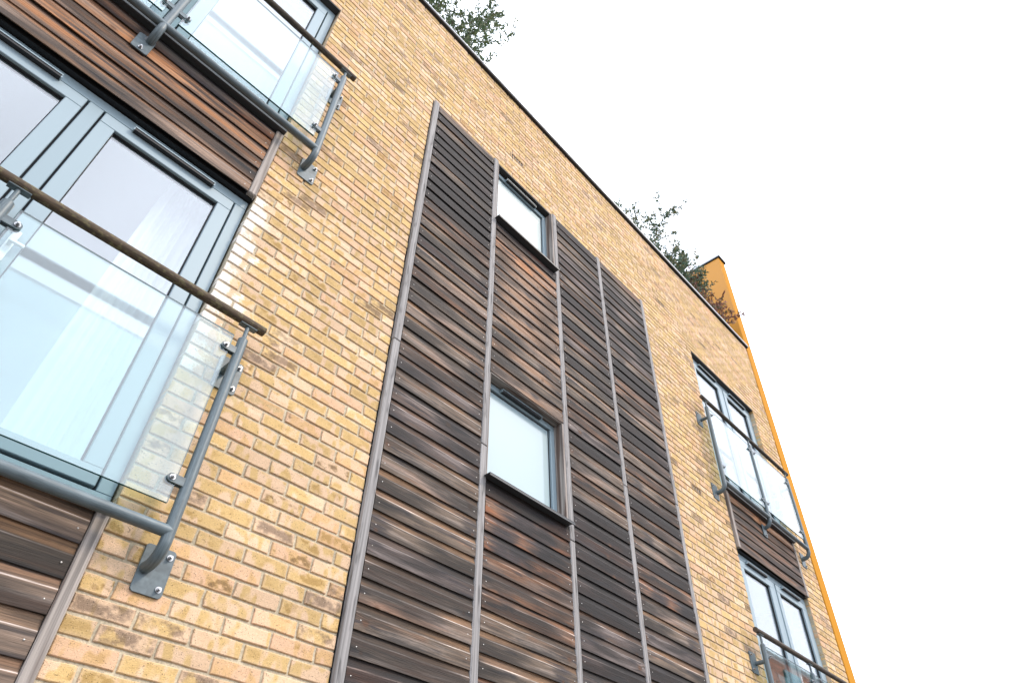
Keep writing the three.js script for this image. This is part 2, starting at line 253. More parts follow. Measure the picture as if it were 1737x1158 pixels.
{
  const R = rng(4021), list = [];
  const full = []; for (let k = 0; k < AC * AR; k++) full.push(brickGeo(0.2118, 0.0628, 0.016, k, R));
  const K0 = Math.ceil((YB - 0.76) / 0.075), K1 = 93;
  for (let k = K0; k <= K1; k++) {
    const y0 = 0.76 + 0.075 * k, yc = y0 + 0.0375;
    const edges = [[XL, 0], [XR, 0]]; let segs = [[XL, XR]];
    for (const [a, b, c, d] of cuts) if (yc > c && yc < d) segs = segs.flatMap(([p, q]) => (b <= p || a >= q) ? [[p, q]] : [[p, a], [b, q]].filter(([m, n]) => n - m > 0.02));
    for (const [p, q] of segs) {
      const ph = 0.725 + (k & 1 ? 0.1125 : 0); let x = p;
      while (x < q - 0.03) {
        let e = ph + Math.ceil((x - ph + 0.05) / 0.225) * 0.225; if (q - e < 0.045) e = q;
        e = Math.min(e, q); const w = e - x;
        const deep = [PANEL[0], PANEL[1], ...STACK.flat(), XR].some(v => (Math.abs(v - x) < 0.004 || Math.abs(v - e) < 0.004)) && yc < YO + 0.08 ? 0.075 : 0.016;
        list.push({ x: x + w / 2 + (R() - 0.5) * 0.002, y: yc + (R() - 0.5) * 0.002, w: w - 0.0132, k, deep, z: (R() - 0.5) * 0.0024, row: k });
        x = e;
      }
    }
  }
  // leave room for the three vent bricks
  const isAir = (b) => air.some(([x0, x1, y]) => Math.abs(b.y - y) < 0.03 && b.x + b.w / 2 > x0 + 0.02 && b.x - b.w / 2 < x1 - 0.02);
  const bricks = list.filter(b => !isAir(b));
  for (const a of air) {                               // trim the two neighbours' remains: refill the course beside each vent brick
    const row = list.filter(b => isAir(b) && Math.abs(b.y - a[2]) < 0.03 && Math.abs(b.x - (a[0] + a[1]) / 2) < 0.3); if (!row.length) continue;
    const lo = Math.min(...row.map(b => b.x - b.w / 2)), hi = Math.max(...row.map(b => b.x + b.w / 2)); a[2] = row[0].y;
    if (a[0] - lo > 0.03) bricks.push({ ...row[0], x: (lo + a[0] - 0.01) / 2, w: a[0] - 0.01 - lo }); if (hi - a[1] > 0.03) bricks.push({ ...row[0], x: (hi + a[1] + 0.01) / 2, w: hi - a[1] - 0.01 });
  }
  // size on the photograph: the nearest 300 bricks that the camera sees are parts of their own
  camera.updateMatrixWorld(true); camera.updateProjectionMatrix();
  const v = new THREE.Vector3();
  for (const b of bricks) {
    v.set(b.x, b.y + EYE, 0).project(camera); const inside = Math.abs(v.x) < 1.02 && Math.abs(v.y) < 1.02 && v.z < 1;
    const d = Math.hypot(b.x, b.y, 2.72); b.size = inside ? (b.w * 2.72) / (d * d * d) + 1e-6 : 0;
    // which face: lime bloom beside the left window, burnt bricks in loose clusters
    const bloom = b.x < 0.99 && b.x > 0.715 && b.y > 2.05 && b.y < 3.4;
    const burnt = R() < 0.02 + 0.07 * ss(0.55, 0.7, vn(b.x * 1.3, b.y * 1.3, 40));
    const pick = (r) => r[0] + Math.floor(R() * (r[1] - r[0])), dirty = ss(0.45, 0.75, fbm(b.x * 0.9 + 3, b.y * 0.9, 44, 2)), pickPlain = () => { let c = pick(CELL.plain); for (let t = 0; t < 4; t++) { const d = cellInfo[c].d; if (d > 0.45 ? R() < 0.25 + 0.75 * dirty : R() < 1 - 0.6 * dirty) break; c = pick(CELL.plain); } return c; };
    b.cell = bloom && (b.x - b.w / 2 < 0.74 || R() < 0.3) ? pick(CELL.white) : burnt ? pick(CELL.burnt) : pickPlain();
  }
  bricks.sort((a, b) => b.size - a.size);
  const geoFor = (b) => (b.w > 0.205 && b.deep < 0.03) ? full[b.cell] : brickGeo(b.w, 0.0628, b.deep, b.cell, R, b.cell < 10 ? 0 : R() * Math.max(0, 1 - b.w / 0.215));
  const rest = new MB();
  bricks.forEach((b, i) => {
    const g = geoFor(b), sx = (b.w > 0.205 && b.deep < 0.03) ? b.w / 0.2118 : 1;
    if (i < 300) { const m = mesh('brick', g, M.brick, wall); m.position.set(b.x, b.y, b.z); m.scale.x = sx; }
    else rest.add(g, new THREE.Matrix4().makeScale(sx, 1, 1).setPosition(b.x, b.y, b.z));
  });
  rest.build('distant_bricks', M.brick, wall, 'stuff');
  // bed and perpend mortar, and the body of the wall behind it
  const mo = new MB(), s = 0.006, zb = -0.25, zf = -0.0078, box = (a, b, c, d) => mo.box(a, b, c, d, zb, zf);
  box(XL, XR - s, YO + s, YT - 0.004); box(XL, STACK[0][0] - s, YB, YO + s); box(STACK[0][1] + s, PANEL[0] - s, YP - s, YO + s); box(PANEL[1] + s, STACK[1][0] - s, YP - s, YO + s); box(STACK[1][1] + s, XR - s, YP - s, YO + s);
  box(STACK[0][0] - s, STACK[0][1] + s, YB, YS - s); box(STACK[0][1] + s, STACK[1][0] - s, YB, YP - s); box(STACK[1][0] - s, STACK[1][1] + s, YB, YS - s); box(STACK[1][1] + s, XR - s, YB, YP - s);
  mo.build('mortar', M.mortar, wall);
}
// vent bricks
for (const [x0, x1, y] of air) {
  const g = group('air_brick', building, (x0 + x1) / 2, EYE + y, 0), w = (x1 - x0) / 2 - 0.002, h = 0.032, uvc = cellUV(60), uv = (p) => [uvc[0] + uvc[2] * (p[0] + w) / (2 * w), uvc[1] + uvc[3] * (p[1] + h) / (2 * h)];
  const f = new MB(); f.box(-w, w, h - 0.005, h, -0.03, 0.002, 0.0015, uv); f.box(-w, w, -h, -h + 0.005, -0.03, 0.002, 0.0015, uv); f.box(-w, -w + 0.012, -h + 0.005, h - 0.005, -0.03, 0.002, 0, uv); f.box(w - 0.012, w, -h + 0.005, h - 0.005, -0.03, 0.002, 0, uv);
  f.build('rim', M.brick, g); new MB().box(-w + 0.012, w - 0.012, -h + 0.005, h - 0.005, -0.0075, -0.006).build('cavity', M.black, g);
  for (let i = 1; i < 5; i++) { const x = -w + 0.012 + (2 * w - 0.024) * i / 5; new MB().box(x - 0.005, x + 0.005, -h + 0.005, h - 0.005, -0.006, -0.0035, 0, uv).build('bar', M.brick, g); }
}
// steel lintels over the top openings
for (const [a, b] of [...STACK, PANEL]) new MB().box(a + 0.002, b - 0.002, EYE + YO - 0.014, EYE + YO + 0.003, -0.2, -0.002, 0.001).build('lintel', M.lintel, building);

// coping along the roof edge, in lengths
{
  const cg = group('coping', building, 0, EYE, 0); const L = [XL, -0.6, 2.4, 5.4, XR + 0.03];
  new MB().box(XL, XR + 0.02, YT + 0.002, YT + 0.026, -0.29, 0.034).build('coping_shade_strip', M.copingShade, cg);  // dark strip added to paint the shadow under the overhang
  for (let i = 0; i < 4; i++) new MB().box(L[i] + 0.002, L[i + 1] - 0.002, YT + 0.022, YT + 0.050, -0.30, 0.042, 0.004).build('coping_length', M.coping, cg);
}
// inside: slabs, ceilings, partitions, back and end walls, roof deck
{
  const zb = -4.8, z0 = -0.255, slab = (a, b, name, m) => new MB().box(XL + 0.25, XR - 0.25, EYE + a, EYE + b, zb + 0.2, z0).build(name, m, building);
  slab(3.42, 3.98, 'floor_slab', M.paint); slab(0.62, 1.22, 'floor_slab', M.paint); slab(6.25, 7.3, 'roof_slab', M.paint);
  new MB().box(XL + 0.25, XR - 0.25, EYE + 7.302, EYE + 7.34, zb + 0.2, z0).build('roof_deck', M.deck, building);
  for (const y of [3.982, 1.222]) new MB().box(XL + 0.25, XR - 0.25, EYE + y, EYE + y + 0.02, zb + 0.2, z0 - 0.01).build('floor_finish', M.floor, building);
  for (const x of [1.25, 2.3, 4.3, 5.6]) for (const [a, b] of [[1.243, 3.418], [4.003, 6.248]]) new MB().box(x - 0.06, x + 0.06, EYE + a, EYE + b, zb + 0.21, z0 - 0.002).build('partition', M.paint, building);
  new MB().box(XL, XR, 0.002, EYE + 7.8, zb - 0.1, zb + 0.195).build('rear_wall', M.paint, building);
  for (const x of [XL, XR - 0.245]) new MB().box(x, x + 0.24, 0.002, EYE + 7.8, zb + 0.2, -0.255).build('end_wall', M.mortar, building);
}

// ---------------------------------------------------------------- timber cladding
// one shiplap board, length along x from 0, foot of the face at y = 0
function boardGeo(len, pitch, R, warp = 0.0015, cup = 0) {
  const pts = [[0.018, 0.003], [0.018, 0.0160], [0.0005, 0.0168], [0, 0.0212], [0.0015, 0.0222], [pitch * 0.60, 0.0224 + cup], [pitch * 0.63, 0.0226 + cup], [pitch * 0.66, 0.0206 + cup], [pitch * 0.80, 0.0150], [pitch * 0.95, 0.0106], [pitch + 0.012, 0.0098]];
  const n = len > 1.2 ? 5 : 3, P = [], N = [], U = [], ul = R() * Math.max(0, 1 - len), sl = Math.min(1, 1 / Math.max(1, len)), flip = R() < 0.5 ? -1 : 1;
  let acc = [0]; for (let i = 1; i < pts.length; i++) acc.push(acc[i - 1] + Math.hypot(pts[i][0] - pts[i - 1][0], pts[i][1] - pts[i - 1][1]));
  const tot = acc[acc.length - 1], off = []; for (let i = 0; i <= n; i++) off.push([(R() - 0.5) * warp * 1.2, (R() - 0.5) * warp]);
  const V = (i, k) => [len * i / n, pts[k][0] + off[i][0] * (k > 8 ? 0.2 : 1), pts[k][1] + off[i][1] * (k > 8 || k < 1 ? 0 : 1)];
  const uv = (i, k) => [ul + (flip > 0 ? i / n : 1 - i / n) * len * sl, Math.min(0.99, acc[k] / tot)];
  const mb = new MB();
  for (let i = 0; i < n; i++) for (let k = 0; k < pts.length - 1; k++) {
    const a = V(i, k), b = V(i + 1, k), c = V(i + 1, k + 1), d = V(i, k + 1), q = [uv(i, k), uv(i + 1, k), uv(i + 1, k + 1), uv(i, k + 1)];
    let z = 0; const order = [0, 1, 2, 0, 2, 3]; mb.quad(a, b, c, d, () => q[order[z++]]);
  }
  const e0 = pts.map((p, k) => V(0, k)), e1 = pts.map((p, k) => V(n, k)), eu = () => [ul, 0.2];
  for (let k = 1; k < pts.length - 1; k++) { mb.tri(e0[0], e0[k + 1], e0[k], eu); mb.tri(e1[0], e1[k], e1[k + 1], eu); }
  return mb.geo();
}
const screwGeo = new THREE.SphereGeometry(0.0036, 8, 4, 0, Math.PI * 2, 0, Math.PI / 2); screwGeo.rotateX(Math.PI / 2); screwGeo.scale(1, 1, 0.6);
function boardColumn(parent, x0, x1, y0, y1, pitch, R, choose, screws, o = {}) {
  const n = Math.round((y1 - y0) / pitch), p = (y1 - y0) / n;
  for (let i = 0; i < n; i++) {
    const y = y0 + i * p, kind = choose((x0 + x1) / 2, y + p / 2, R, i, n), mats = wood[kind];
    const g = boardGeo(x1 - x0 - 0.006, p, R, o.warp || 0.003, (R() - 0.5) * 0.002);
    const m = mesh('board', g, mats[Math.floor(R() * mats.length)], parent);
    m.position.set(x0 + 0.003, y + (R() - 0.35) * (o.slip || 0.006), (R() - 0.5) * 0.003); m.rotation.z = (R() - 0.5) * 0.003; m.rotation.x = (R() - 0.5) * 0.01;
    if (screws) for (const sx of [x0 + 0.028 + R() * 0.008, x1 - 0.028 - R() * 0.008]) screws.add(screwGeo, T(sx, y + p * (0.34 + 0.08 * R()), m.position.z + 0.0222));
  }
}
const grainY = (off, x0, y0) => (p) => [(p[1] - y0) * 0.25 + (off % 0.2), 0.06 + (p[0] - x0 + p[2] + 0.02) * 7.5 % 0.94];
const grainX = (off) => (p) => [p[0] * 0.42 + off, (p[1] + p[2]) * 9];
function trimV(name, parent, x0, x1, y0, y1, z0, z1, mat, off, c = 0.005) { return new MB().box(x0, x1, y0, y1, z0, z1, c, grainY(off, x0, y0)).build(name, mat, parent); }

const TR = [[1.842, 1.898], [2.68, 2.74], [3.62, 3.677], [4.43, 4.487], [5.33, 5.384]];
const WIN2 = [[2.392, 3.30], [5.172, 6.14]];                  // small windows in the second bay: foot and head
{
  const R = rng(555), cl = group('timber_cladding', building, 0, EYE, 0), screws = new MB();
  // boarding carcass behind, open at the two windows
  const bk = new MB(), zz = [-0.25, -0.012];
  bk.box(PANEL[0] + 0.001, TR[1][1], YP, YO - 0.016, ...zz); bk.box(TR[2][0], PANEL[1] - 0.001, YP, YO - 0.016, ...zz);
  bk.box(TR[1][1], TR[2][0], YP, WIN2[0][0] - 0.01, ...zz); bk.box(TR[1][1], TR[2][0], WIN2[0][1] + 0.01, WIN2[1][0] - 0.01, ...zz);
  bk.build('backing', M.black, cl);
  TR.forEach(([a, b], i) => { const yj = [3.0, 2.62, 2.28, 3.1, 3.3][i]; trimV('trim', cl, a, b, YP, yj - 0.0015, -0.010, 0.025, M.trim, i * 0.31); trimV('trim', cl, a, b, yj + 0.0015, YO - 0.004, -0.010, 0.0255, M.trim, i * 0.47 + 0.2); });
  const any = (R, o) => { let s = R(); for (const [n, w] of o) { if ((s -= w) < 0) return n; } return o[0][0]; };
  const c1 = (x, y, R) => y > 4.6 ? any(R, [['grey', 0.3], ['slate', 0.2], ['dark', 0.3], ['brown', 0.2]]) : any(R, [['grey', 0.5], ['pale', 0.1], ['slate', 0.22], ['brown', 0.1], ['dark', 0.08]]);
  const c2hi = (x, y, R, i, n) => y > 5.0 ? 'redbrown' : y > 4.88 ? 'orange' : y > 4.76 ? any(R, [['orange', 0.6], ['pink', 0.4]]) : y > 4.2 ? any(R, [['pink', 0.7], ['brown', 0.15], ['pale', 0.15]]) : any(R, [['grey', 0.4], ['pale', 0.3], ['pink', 0.2], ['brown', 0.1]]);
  const c2lo = (x, y, R) => y > 2.27 ? 'redbrown' : y > 1.9 ? 'stained' : y > 1.5 ? any(R, [['stained', 0.4], ['brown', 0.6]]) : any(R, [['brown', 0.3], ['grey', 0.4], ['stained', 0.2], ['pale', 0.1]]);
  const c3 = (x, y, R) => y > 5.2 ? any(R, [['dark', 0.4], ['slate', 0.3], ['grey', 0.3]]) : y > 2.7 ? any(R, [['grey', 0.35], ['brown', 0.25], ['slate', 0.15], ['dark', 0.25]]) : y > 1.35 ? any(R, [['dark', 0.85], ['slate', 0.15]]) : any(R, [['slate', 0.4], ['dark', 0.3], ['brown', 0.3]]);
  const c4 = (x, y, R) => y > 4.6 ? any(R, [['dark', 0.42], ['slate', 0.25], ['brown', 0.13], ['grey', 0.2]]) : any(R, [['brown', 0.3], ['grey', 0.34], ['dark', 0.18], ['slate', 0.06], ['stained', 0.12]]);
  const top = YO - 0.02;
  boardColumn(cl, TR[0][1], TR[1][0], YP, top, 0.1245, R, c1, screws, { slip: 0.008 });
  boardColumn(cl, TR[1][1], TR[2][0], YP, WIN2[0][0] - 0.012, 0.1245, R, c2lo, screws);
  boardColumn(cl, TR[1][1], TR[2][0], WIN2[0][1], WIN2[1][0] - 0.012, 0.1245, R, c2hi, screws);
  boardColumn(cl, TR[2][1], TR[3][0], YP, top, 0.1245, R, c3, screws, { slip: 0.010 });
  boardColumn(cl, TR[3][1], TR[4][0], YP, top, 0.1245, R, c4, screws, { slip: 0.012 });
  screws.build('screws', M.screw, cl, 'stuff');
  // timber linings of the two window reveals
  WIN2.forEach(([a, b], i) => { trimV('reveal_lining', cl, TR[2][0] - 0.024, TR[2][0] - 0.001, a + 0.004, b - 0.006, -0.12, 0.020, M.trimWarm, 0.1 + i * 0.4, 0.002); trimV('reveal_lining', cl, TR[1][1] + 0.001, TR[1][1] + 0.012, a + 0.004, b - 0.006, -0.12, 0.020, M.trimWarm, 0.6 + i * 0.3, 0.002); });
  new MB().box(TR[1][1] + 0.012, TR[2][0] - 0.024, WIN2[0][1] - 0.012, WIN2[0][1] - 0.001, -0.12, 0.018, 0.002, grainX(0.3)).build('reveal_lining', M.trimWarm, cl);
}
// timber spandrels between the windows of the two stacks
function spandrel(x0, x1, y0, y1, seed, choose, warp) {
  const R = rng(seed), g = group('timber_spandrel', building, 0, EYE, 0), screws = new MB(), t = 0.052;
  new MB().box(x0, x1, y0, y1 + 0.02, -0.25, -0.012).build('backing', M.black, g);
  trimV('trim', g, x0 + 0.002, x0 + t, y0, y1, -0.01, 0.030, M.trimWarm, 0.15); trimV('trim', g, x1 - t, x1 - 0.002, y0, y1, -0.01, 0.030, M.trimWarm, 0.55);
  boardColumn(g, x0 + t, x1 - t, y0, y1, 0.124, R, choose, screws, { warp, slip: warp * 1.6 });
  screws.build('screws', M.screw, g, 'stuff');
}
const pickW = (o) => (x, y, R) => { let s = R(); for (const [n, w] of o) if ((s -= w) < 0) return n; return o[0][0]; };
spandrel(...STACK[0], 3.335, 4.022, 61, pickW([['orange', 0.5], ['pink', 0.1], ['stained', 0.4]]), 0.005);
spandrel(...STACK[0], 0.465, 1.262, 62, pickW([['pale', 0.5], ['grey', 0.3], ['brown', 0.2]]), 0.008);
spandrel(...STACK[1], 3.335, 4.022, 63, pickW([['brown', 0.5], ['orange', 0.2], ['dark', 0.3]]), 0.006);
spandrel(...STACK[1], 0.465, 1.262, 64, pickW([['brown', 0.5], ['grey', 0.5]]), 0.006);

// ---------------------------------------------------------------- windows
const ZF = -0.062;                                           // front of the frames
function ring(x0, x1, y0, y1, w, z0, z1, c) { const m = new MB(); m.box(x0, x1, y1 - w, y1, z0, z1, c); m.box(x0, x1, y0, y0 + w, z0, z1, c); m.box(x0, x0 + w, y0 + w, y1 - w, z0, z1, c); m.box(x1 - w, x1, y0 + w, y1 - w, z0, z1, c); return m; }
function vent(g, x0, x1, y, z) {                             // trickle vent: a hood open below
  const m = new MB(); m.box(x0, x1, y + 0.022, y + 0.0255, z, z + 0.034, 0.001); m.box(x0, x1, y + 0.017, y + 0.022, z + 0.031, z + 0.034); m.box(x0, x0 + 0.005, y, y + 0.022, z, z + 0.031); m.box(x1 - 0.005, x1, y, y + 0.022, z, z + 0.031);
  m.build('trickle_vent', M.sash, g); new MB().box(x0 + 0.0055, x1 - 0.0055, y + 0.001, y + 0.0215, z + 0.0005, z + 0.0305).build('vent_slot', M.black, g);
}
function sashLeaf(g, x0, x1, y0, y1, zf, paneMat, w) {
  ring(x0, x1, y0, y1, w, zf - 0.05, zf + 0.008, 0.003).build('sash', M.sash, g);
  ring(x0 + w, x1 - w, y0 + w, y1 - w, 0.006, zf - 0.03, zf - 0.010, 0).build('gasket', M.gasket, g);
  new MB().box(x0 + w + 0.0005, x1 - w - 0.0005, y0 + w + 0.0005, y1 - w - 0.0005, zf - 0.024, zf - 0.018).build('pane', paneMat, g);
}
function doubleWindow(x0, x1, y0, y1, zf = ZF) {
  const g = group('window', building, (x0 + x1) / 2, EYE + y0, 0), w = (x1 - x0) / 2 - 0.004, h = y1 - y0, f = 0.066, gap = 0.011;
  const fr = ring(-w, w, 0, h, f, zf - 0.07, zf, 0.003); fr.box(-0.036, 0.036, f, h - f, zf - 0.07, zf, 0.003); fr.build('frame', M.frame, g);
  for (const [a, b] of [[-w + f, -0.036], [0.036, w - f]]) {
    ring(a, b, f, h - f, gap + 0.01, zf - 0.06, zf - 0.022, 0).build('gasket', M.gasket, g);
    sashLeaf(g, a + gap, b - gap, f + gap, h - f - gap, zf, M.pane, 0.078);
    const c = (a + b) / 2; vent(g, c - 0.235, c + 0.235, h - f - gap - 0.012, zf + 0.006);
  }
  // lever handle on the meeting stile
  const hd = new MB(); hd.box(0.065, 0.095, h * 0.44 - 0.09, h * 0.44 + 0.09, zf + 0.008, zf + 0.018, 0.004); hd.cyl([0.08, h * 0.44, zf + 0.016], [0.08, h * 0.44, zf + 0.05], 0.009); hd.box(0.07, 0.13, h * 0.44 - 0.009, h * 0.44 + 0.009, zf + 0.042, zf + 0.056, 0.004); hd.build('handle', M.white, g);
  const s = new MB(); s.box(-w - 0.002, w + 0.002, -0.036, -0.002, -0.16, 0.058, 0.003); s.build('sill', M.sill, g);
  return g;
}
for (const [a, b] of STACK) { doubleWindow(a, b, 1.30, 3.328, -0.046); doubleWindow(a, b, 4.062, 6.142); }
for (const [a, b] of WIN2) {
  const x0 = TR[1][1] + 0.012, x1 = TR[2][0] - 0.024, g = group('frosted_window', building, (x0 + x1) / 2, EYE + a, 0), w = (x1 - x0) / 2 - 0.001, h = b - a - 0.014, f = 0.05;
  ring(-w, w, 0.004, h, f, ZF - 0.07, ZF, 0.003).build('frame', M.frame, g);
  ring(-w + f, w - f, f, h - f, 0.012, ZF - 0.05, ZF - 0.02, 0).build('gasket', M.gasket, g);
  new MB().box(-w + f + 0.001, w - f - 0.001, f + 0.001, h - f - 0.001, ZF - 0.032, ZF - 0.022).build('pane', M.frost, g);
  vent(g, -0.24, 0.23, h - f * 0.75, ZF + 0.002);
  const s = new MB(); s.box(-w - 0.036, w + 0.018, -0.010, -0.003, -0.06, 0.082, 0.002); s.box(-w - 0.036, w + 0.018, -0.026, -0.010, 0.074, 0.082, 0.001); s.build('sill', M.sill, g);
}

// ---------------------------------------------------------------- balconies
class PipeCurve extends THREE.Curve { constructor(p) { super(); this.p = new THREE.CatmullRomCurve3(p.map(q => new THREE.Vector3(...q)), false, 'catmullrom', 0.35); } getPoint(t, o) { return this.p.getPoint(t, o); } }
function roundPlate(x0, x1, y0, y1, z0, z1, r) {
  const s = new THREE.Shape(); s.moveTo(x0 + r, y0); s.lineTo(x1 - r, y0); s.absarc(x1 - r, y0 + r, r, -Math.PI / 2, 0); s.lineTo(x1, y1 - r); s.absarc(x1 - r, y1 - r, r, 0, Math.PI / 2); s.lineTo(x0 + r, y1); s.absarc(x0 + r, y1 - r, r, Math.PI / 2, Math.PI); s.lineTo(x0, y0 + r); s.absarc(x0 + r, y0 + r, r, Math.PI, Math.PI * 1.5);
  const g = new THREE.ExtrudeGeometry(s, { depth: z1 - z0 - 0.002, bevelEnabled: true, bevelThickness: 0.001, bevelSize: 0.001, bevelSegments: 1, curveSegments: 5 }); g.translate(0, 0, z0 + 0.001); return g;
}
function tabGeo(dir, z0, z1) {                               // D-shaped glass clamp reaching sideways from the post
  const s = new THREE.Shape(), h = 0.0185; s.moveTo(0, -h); s.lineTo(0.072, -h); s.absarc(0.072, 0, h, -Math.PI / 2, Math.PI / 2); s.lineTo(0, h); s.lineTo(0, -h);
  const g = new THREE.ExtrudeGeometry(s, { depth: z1 - z0 - 0.002, bevelEnabled: true, bevelThickness: 0.001, bevelSize: 0.0008, bevelSegments: 1, curveSegments: 8 }); g.translate(0, 0, z0 + 0.001); if (dir < 0) g.rotateY(Math.PI), g.translate(0, 0, z0 + z1); return g;
}
function balcony(mid, y, railMat, label, x = 1.077) {
  const b = group('juliet_balcony', scene, mid, EYE + y, 0), Z = 0.115;
  tag(b, label, 'balcony', 'glass balconies across the windows');
  const bolt = (p, px, py, pz) => { const m = new MB(); m.cyl([0, 0, 0], [0, 0, 0.004], 0.0125, 14); m.cyl([0, 0, 0.004], [0, 0, 0.013], 0.0088, 6); m.cyl([0, 0, 0.013], [0, 0, 0.020], 0.0055, 10); const q = m.build('bolt', M.bolt, p); q.position.set(px, py, pz); };
  for (const s of [-1, 0, 1]) {
    const px = s * x, zt = s ? 0.001 : 0.026;                // the middle foot is screwed to the boarding
    const post = group('post', b, px, 0, 0);
    const R = 0.078, pts = [[0, 0, zt + 0.006], [0, 0, Z - R]]; for (let i = 1; i < 7; i++) { const a = i / 7 * Math.PI / 2; pts.push([0, R - R * Math.cos(a), Z - R + R * Math.sin(a)]); } pts.push([0, R, Z], [0, 0.3, Z], [0, 0.7, Z], [0, 1.128, Z]);
    const tube = new MB().add(new THREE.TubeGeometry(new PipeCurve(pts), 90, 0.0238, 18)); tube.cyl([0, 1.127, Z], [0, 1.142, Z], 0.0238, 18, 0.013); tube.build('tube', M.steel, post);
    new MB().cyl([0, 1.139, Z], [0, 1.217, Z], 0.0105, 12).build('rod', M.steel, post);
    new MB().box(-0.045, 0.045, 1.214, 1.220, Z - 0.018, Z + 0.018, 0.002).build('rail_saddle', M.steel, post);
    const wp = group('wall_plate', b, px + (s ? s * 0.036 : -0.02), 0, zt), hw = s ? 0.061 : 0.047, hh = s ? 0.094 : 0.076, oy = s ? 0 : -0.045;
    mesh('plate', roundPlate(-hw, hw, oy - hh, oy + hh, 0, 0.009, 0.014), M.steel, wp);
    for (const t of [-1, 1]) bolt(wp, s ? s * 0.040 : 0, oy + t * (s ? 0.064 : 0.052), 0.009);
    if (s) {
      const up = group('upper_bracket', b, px + s * 0.036 - s * 0.008, 0.985, 0.001);
      mesh('plate', roundPlate(-hw, hw, -hh, hh, 0, 0.009, 0.014), M.steel, up);
      new MB().cyl([-s * 0.028, 0, 0.008], [-s * 0.028, 0, Z], 0.0185, 16).build('arm', M.steel, up);
      for (const t of [-1, 1]) bolt(up, s * 0.042, t * 0.064, 0.009);
    }
    for (const d of s ? [-s] : [-1, 1]) for (const cy of [0.318, 1.042]) {
      const c = group('glass_clamp', b, px, cy, 0);
      mesh('clamp_plate', tabGeo(d, Z + 0.0068, Z + 0.0138), M.steel, c); mesh('clamp_plate', tabGeo(d, Z - 0.0138, Z - 0.0068), M.steel, c); bolt(c, d * 0.072, 0, Z + 0.0138);
    }
  }
  for (const s of [-1, 1]) {
    const a = Math.min(s * 0.05, s * (x - 0.05)), c = Math.max(s * 0.05, s * (x - 0.05));
    const g = new THREE.BoxGeometry(c - a, 0.912, 0.0115); g.translate((a + c) / 2, 0.672, Z);
    mesh('glass_panel', g, [M.glassEdge, M.glassEdge, M.glassEdge, M.glassEdge, M.glass, M.glass], b);
  }
  new MB().cyl([-x, 0.112, Z], [x, 0.112, Z], 0.0245, 20).build('bottom_rail', M.steel, b);
  const rl = x + 0.086, rg = new THREE.CylinderGeometry(0.0245, 0.0245, rl * 2, 22, 12); rg.rotateZ(Math.PI / 2);
  { const uv = rg.attributes.uv, ps = rg.attributes.position; for (let i = 0; i < uv.count; i++) uv.setXY(i, ps.getX(i) * 0.9, uv.getX(i)); }
  rg.translate(0, 1.2445, Z); mesh('handrail', rg, railMat, b);
  return b;
}
const midL = -0.165, midR = 7.457;
balcony(midL, 1.13, M.railLichen, 'large near glass balcony with lichened wooden handrail, crossing the curtained window');
balcony(midL, 3.892, M.railDark, 'glass balcony at the top left, above the orange timber boards');
balcony(midR, 3.892, M.railDark, 'small far glass balcony high up beside the orange wall, all three posts showing');
balcony(midR, 1.13, M.railDark, 'glass balcony at the lower right, reflecting a red brick building');

// ---------------------------------------------------------------- things behind the glass
{
  const P = 90, Q = 12, R = rng(12), pos = [], idx = [], uv = [];
  for (let j = 0; j <= Q; j++) for (let i = 0; i <= P; i++) {
    const t = i / P, v = j / Q, y = mix(0.02, 2.12, v), pinch = 1 - 0.18 * v, x = mix(0.75, 0.28, t * (1.02 - 0.14 * v * v)) , fold = Math.sin(t * 62 + Math.sin(t * 9) * 2 + v * 0.6) * 0.022 * (0.5 + 0.5 * (1 - v)) + Math.sin(t * 21 + 1) * 0.014;
    pos.push(x, y, -0.27 + fold); uv.push(t, v);
  }
  for (let j = 0; j < Q; j++) for (let i = 0; i < P; i++) { const a = j * (P + 1) + i; idx.push(a, a + 1, a + P + 2, a, a + P + 2, a + P + 1); }
  const g = new THREE.BufferGeometry(); g.setAttribute('position', new THREE.Float32BufferAttribute(pos, 3)); g.setAttribute('uv', new THREE.Float32BufferAttribute(uv, 2)); g.setIndex(idx); g.computeVertexNormals();
  const m = mesh('curtain', g, M.curtain, scene); m.position.set(0, EYE + 1.243, 0); tag(m, 'sheer white curtain hanging behind the near left window', 'curtain');
}
{
  const b = group('venetian_blind', scene, midL, EYE + 4.08, -0.24); tag(b, 'pale slatted blind behind the top left window', 'blind');
  new MB().box(-0.8, 0.8, 2.02, 2.06, -0.025, 0.025, 0.003).build('head_rail', M.white, b);
  for (let i = 0; i < 34; i++) { const s = new MB(); const y = 0.04 + i * 0.028; s.quad([-0.8, y, 0.012], [0.8, y, 0.012], [0.8, y + 0.010, -0.012], [-0.8, y + 0.010, -0.012]); s.quad([-0.8, y + 0.009, -0.012], [0.8, y + 0.009, -0.012], [0.8, y - 0.001, 0.012], [-0.8, y - 0.001, 0.012]); s.build('slat', M.white, b); }
  for (const x of [-0.62, 0.62]) new MB().cyl([x, 0.03, 0], [x, 2.03, 0], 0.0008, 5).build('cord', M.white, b);
}

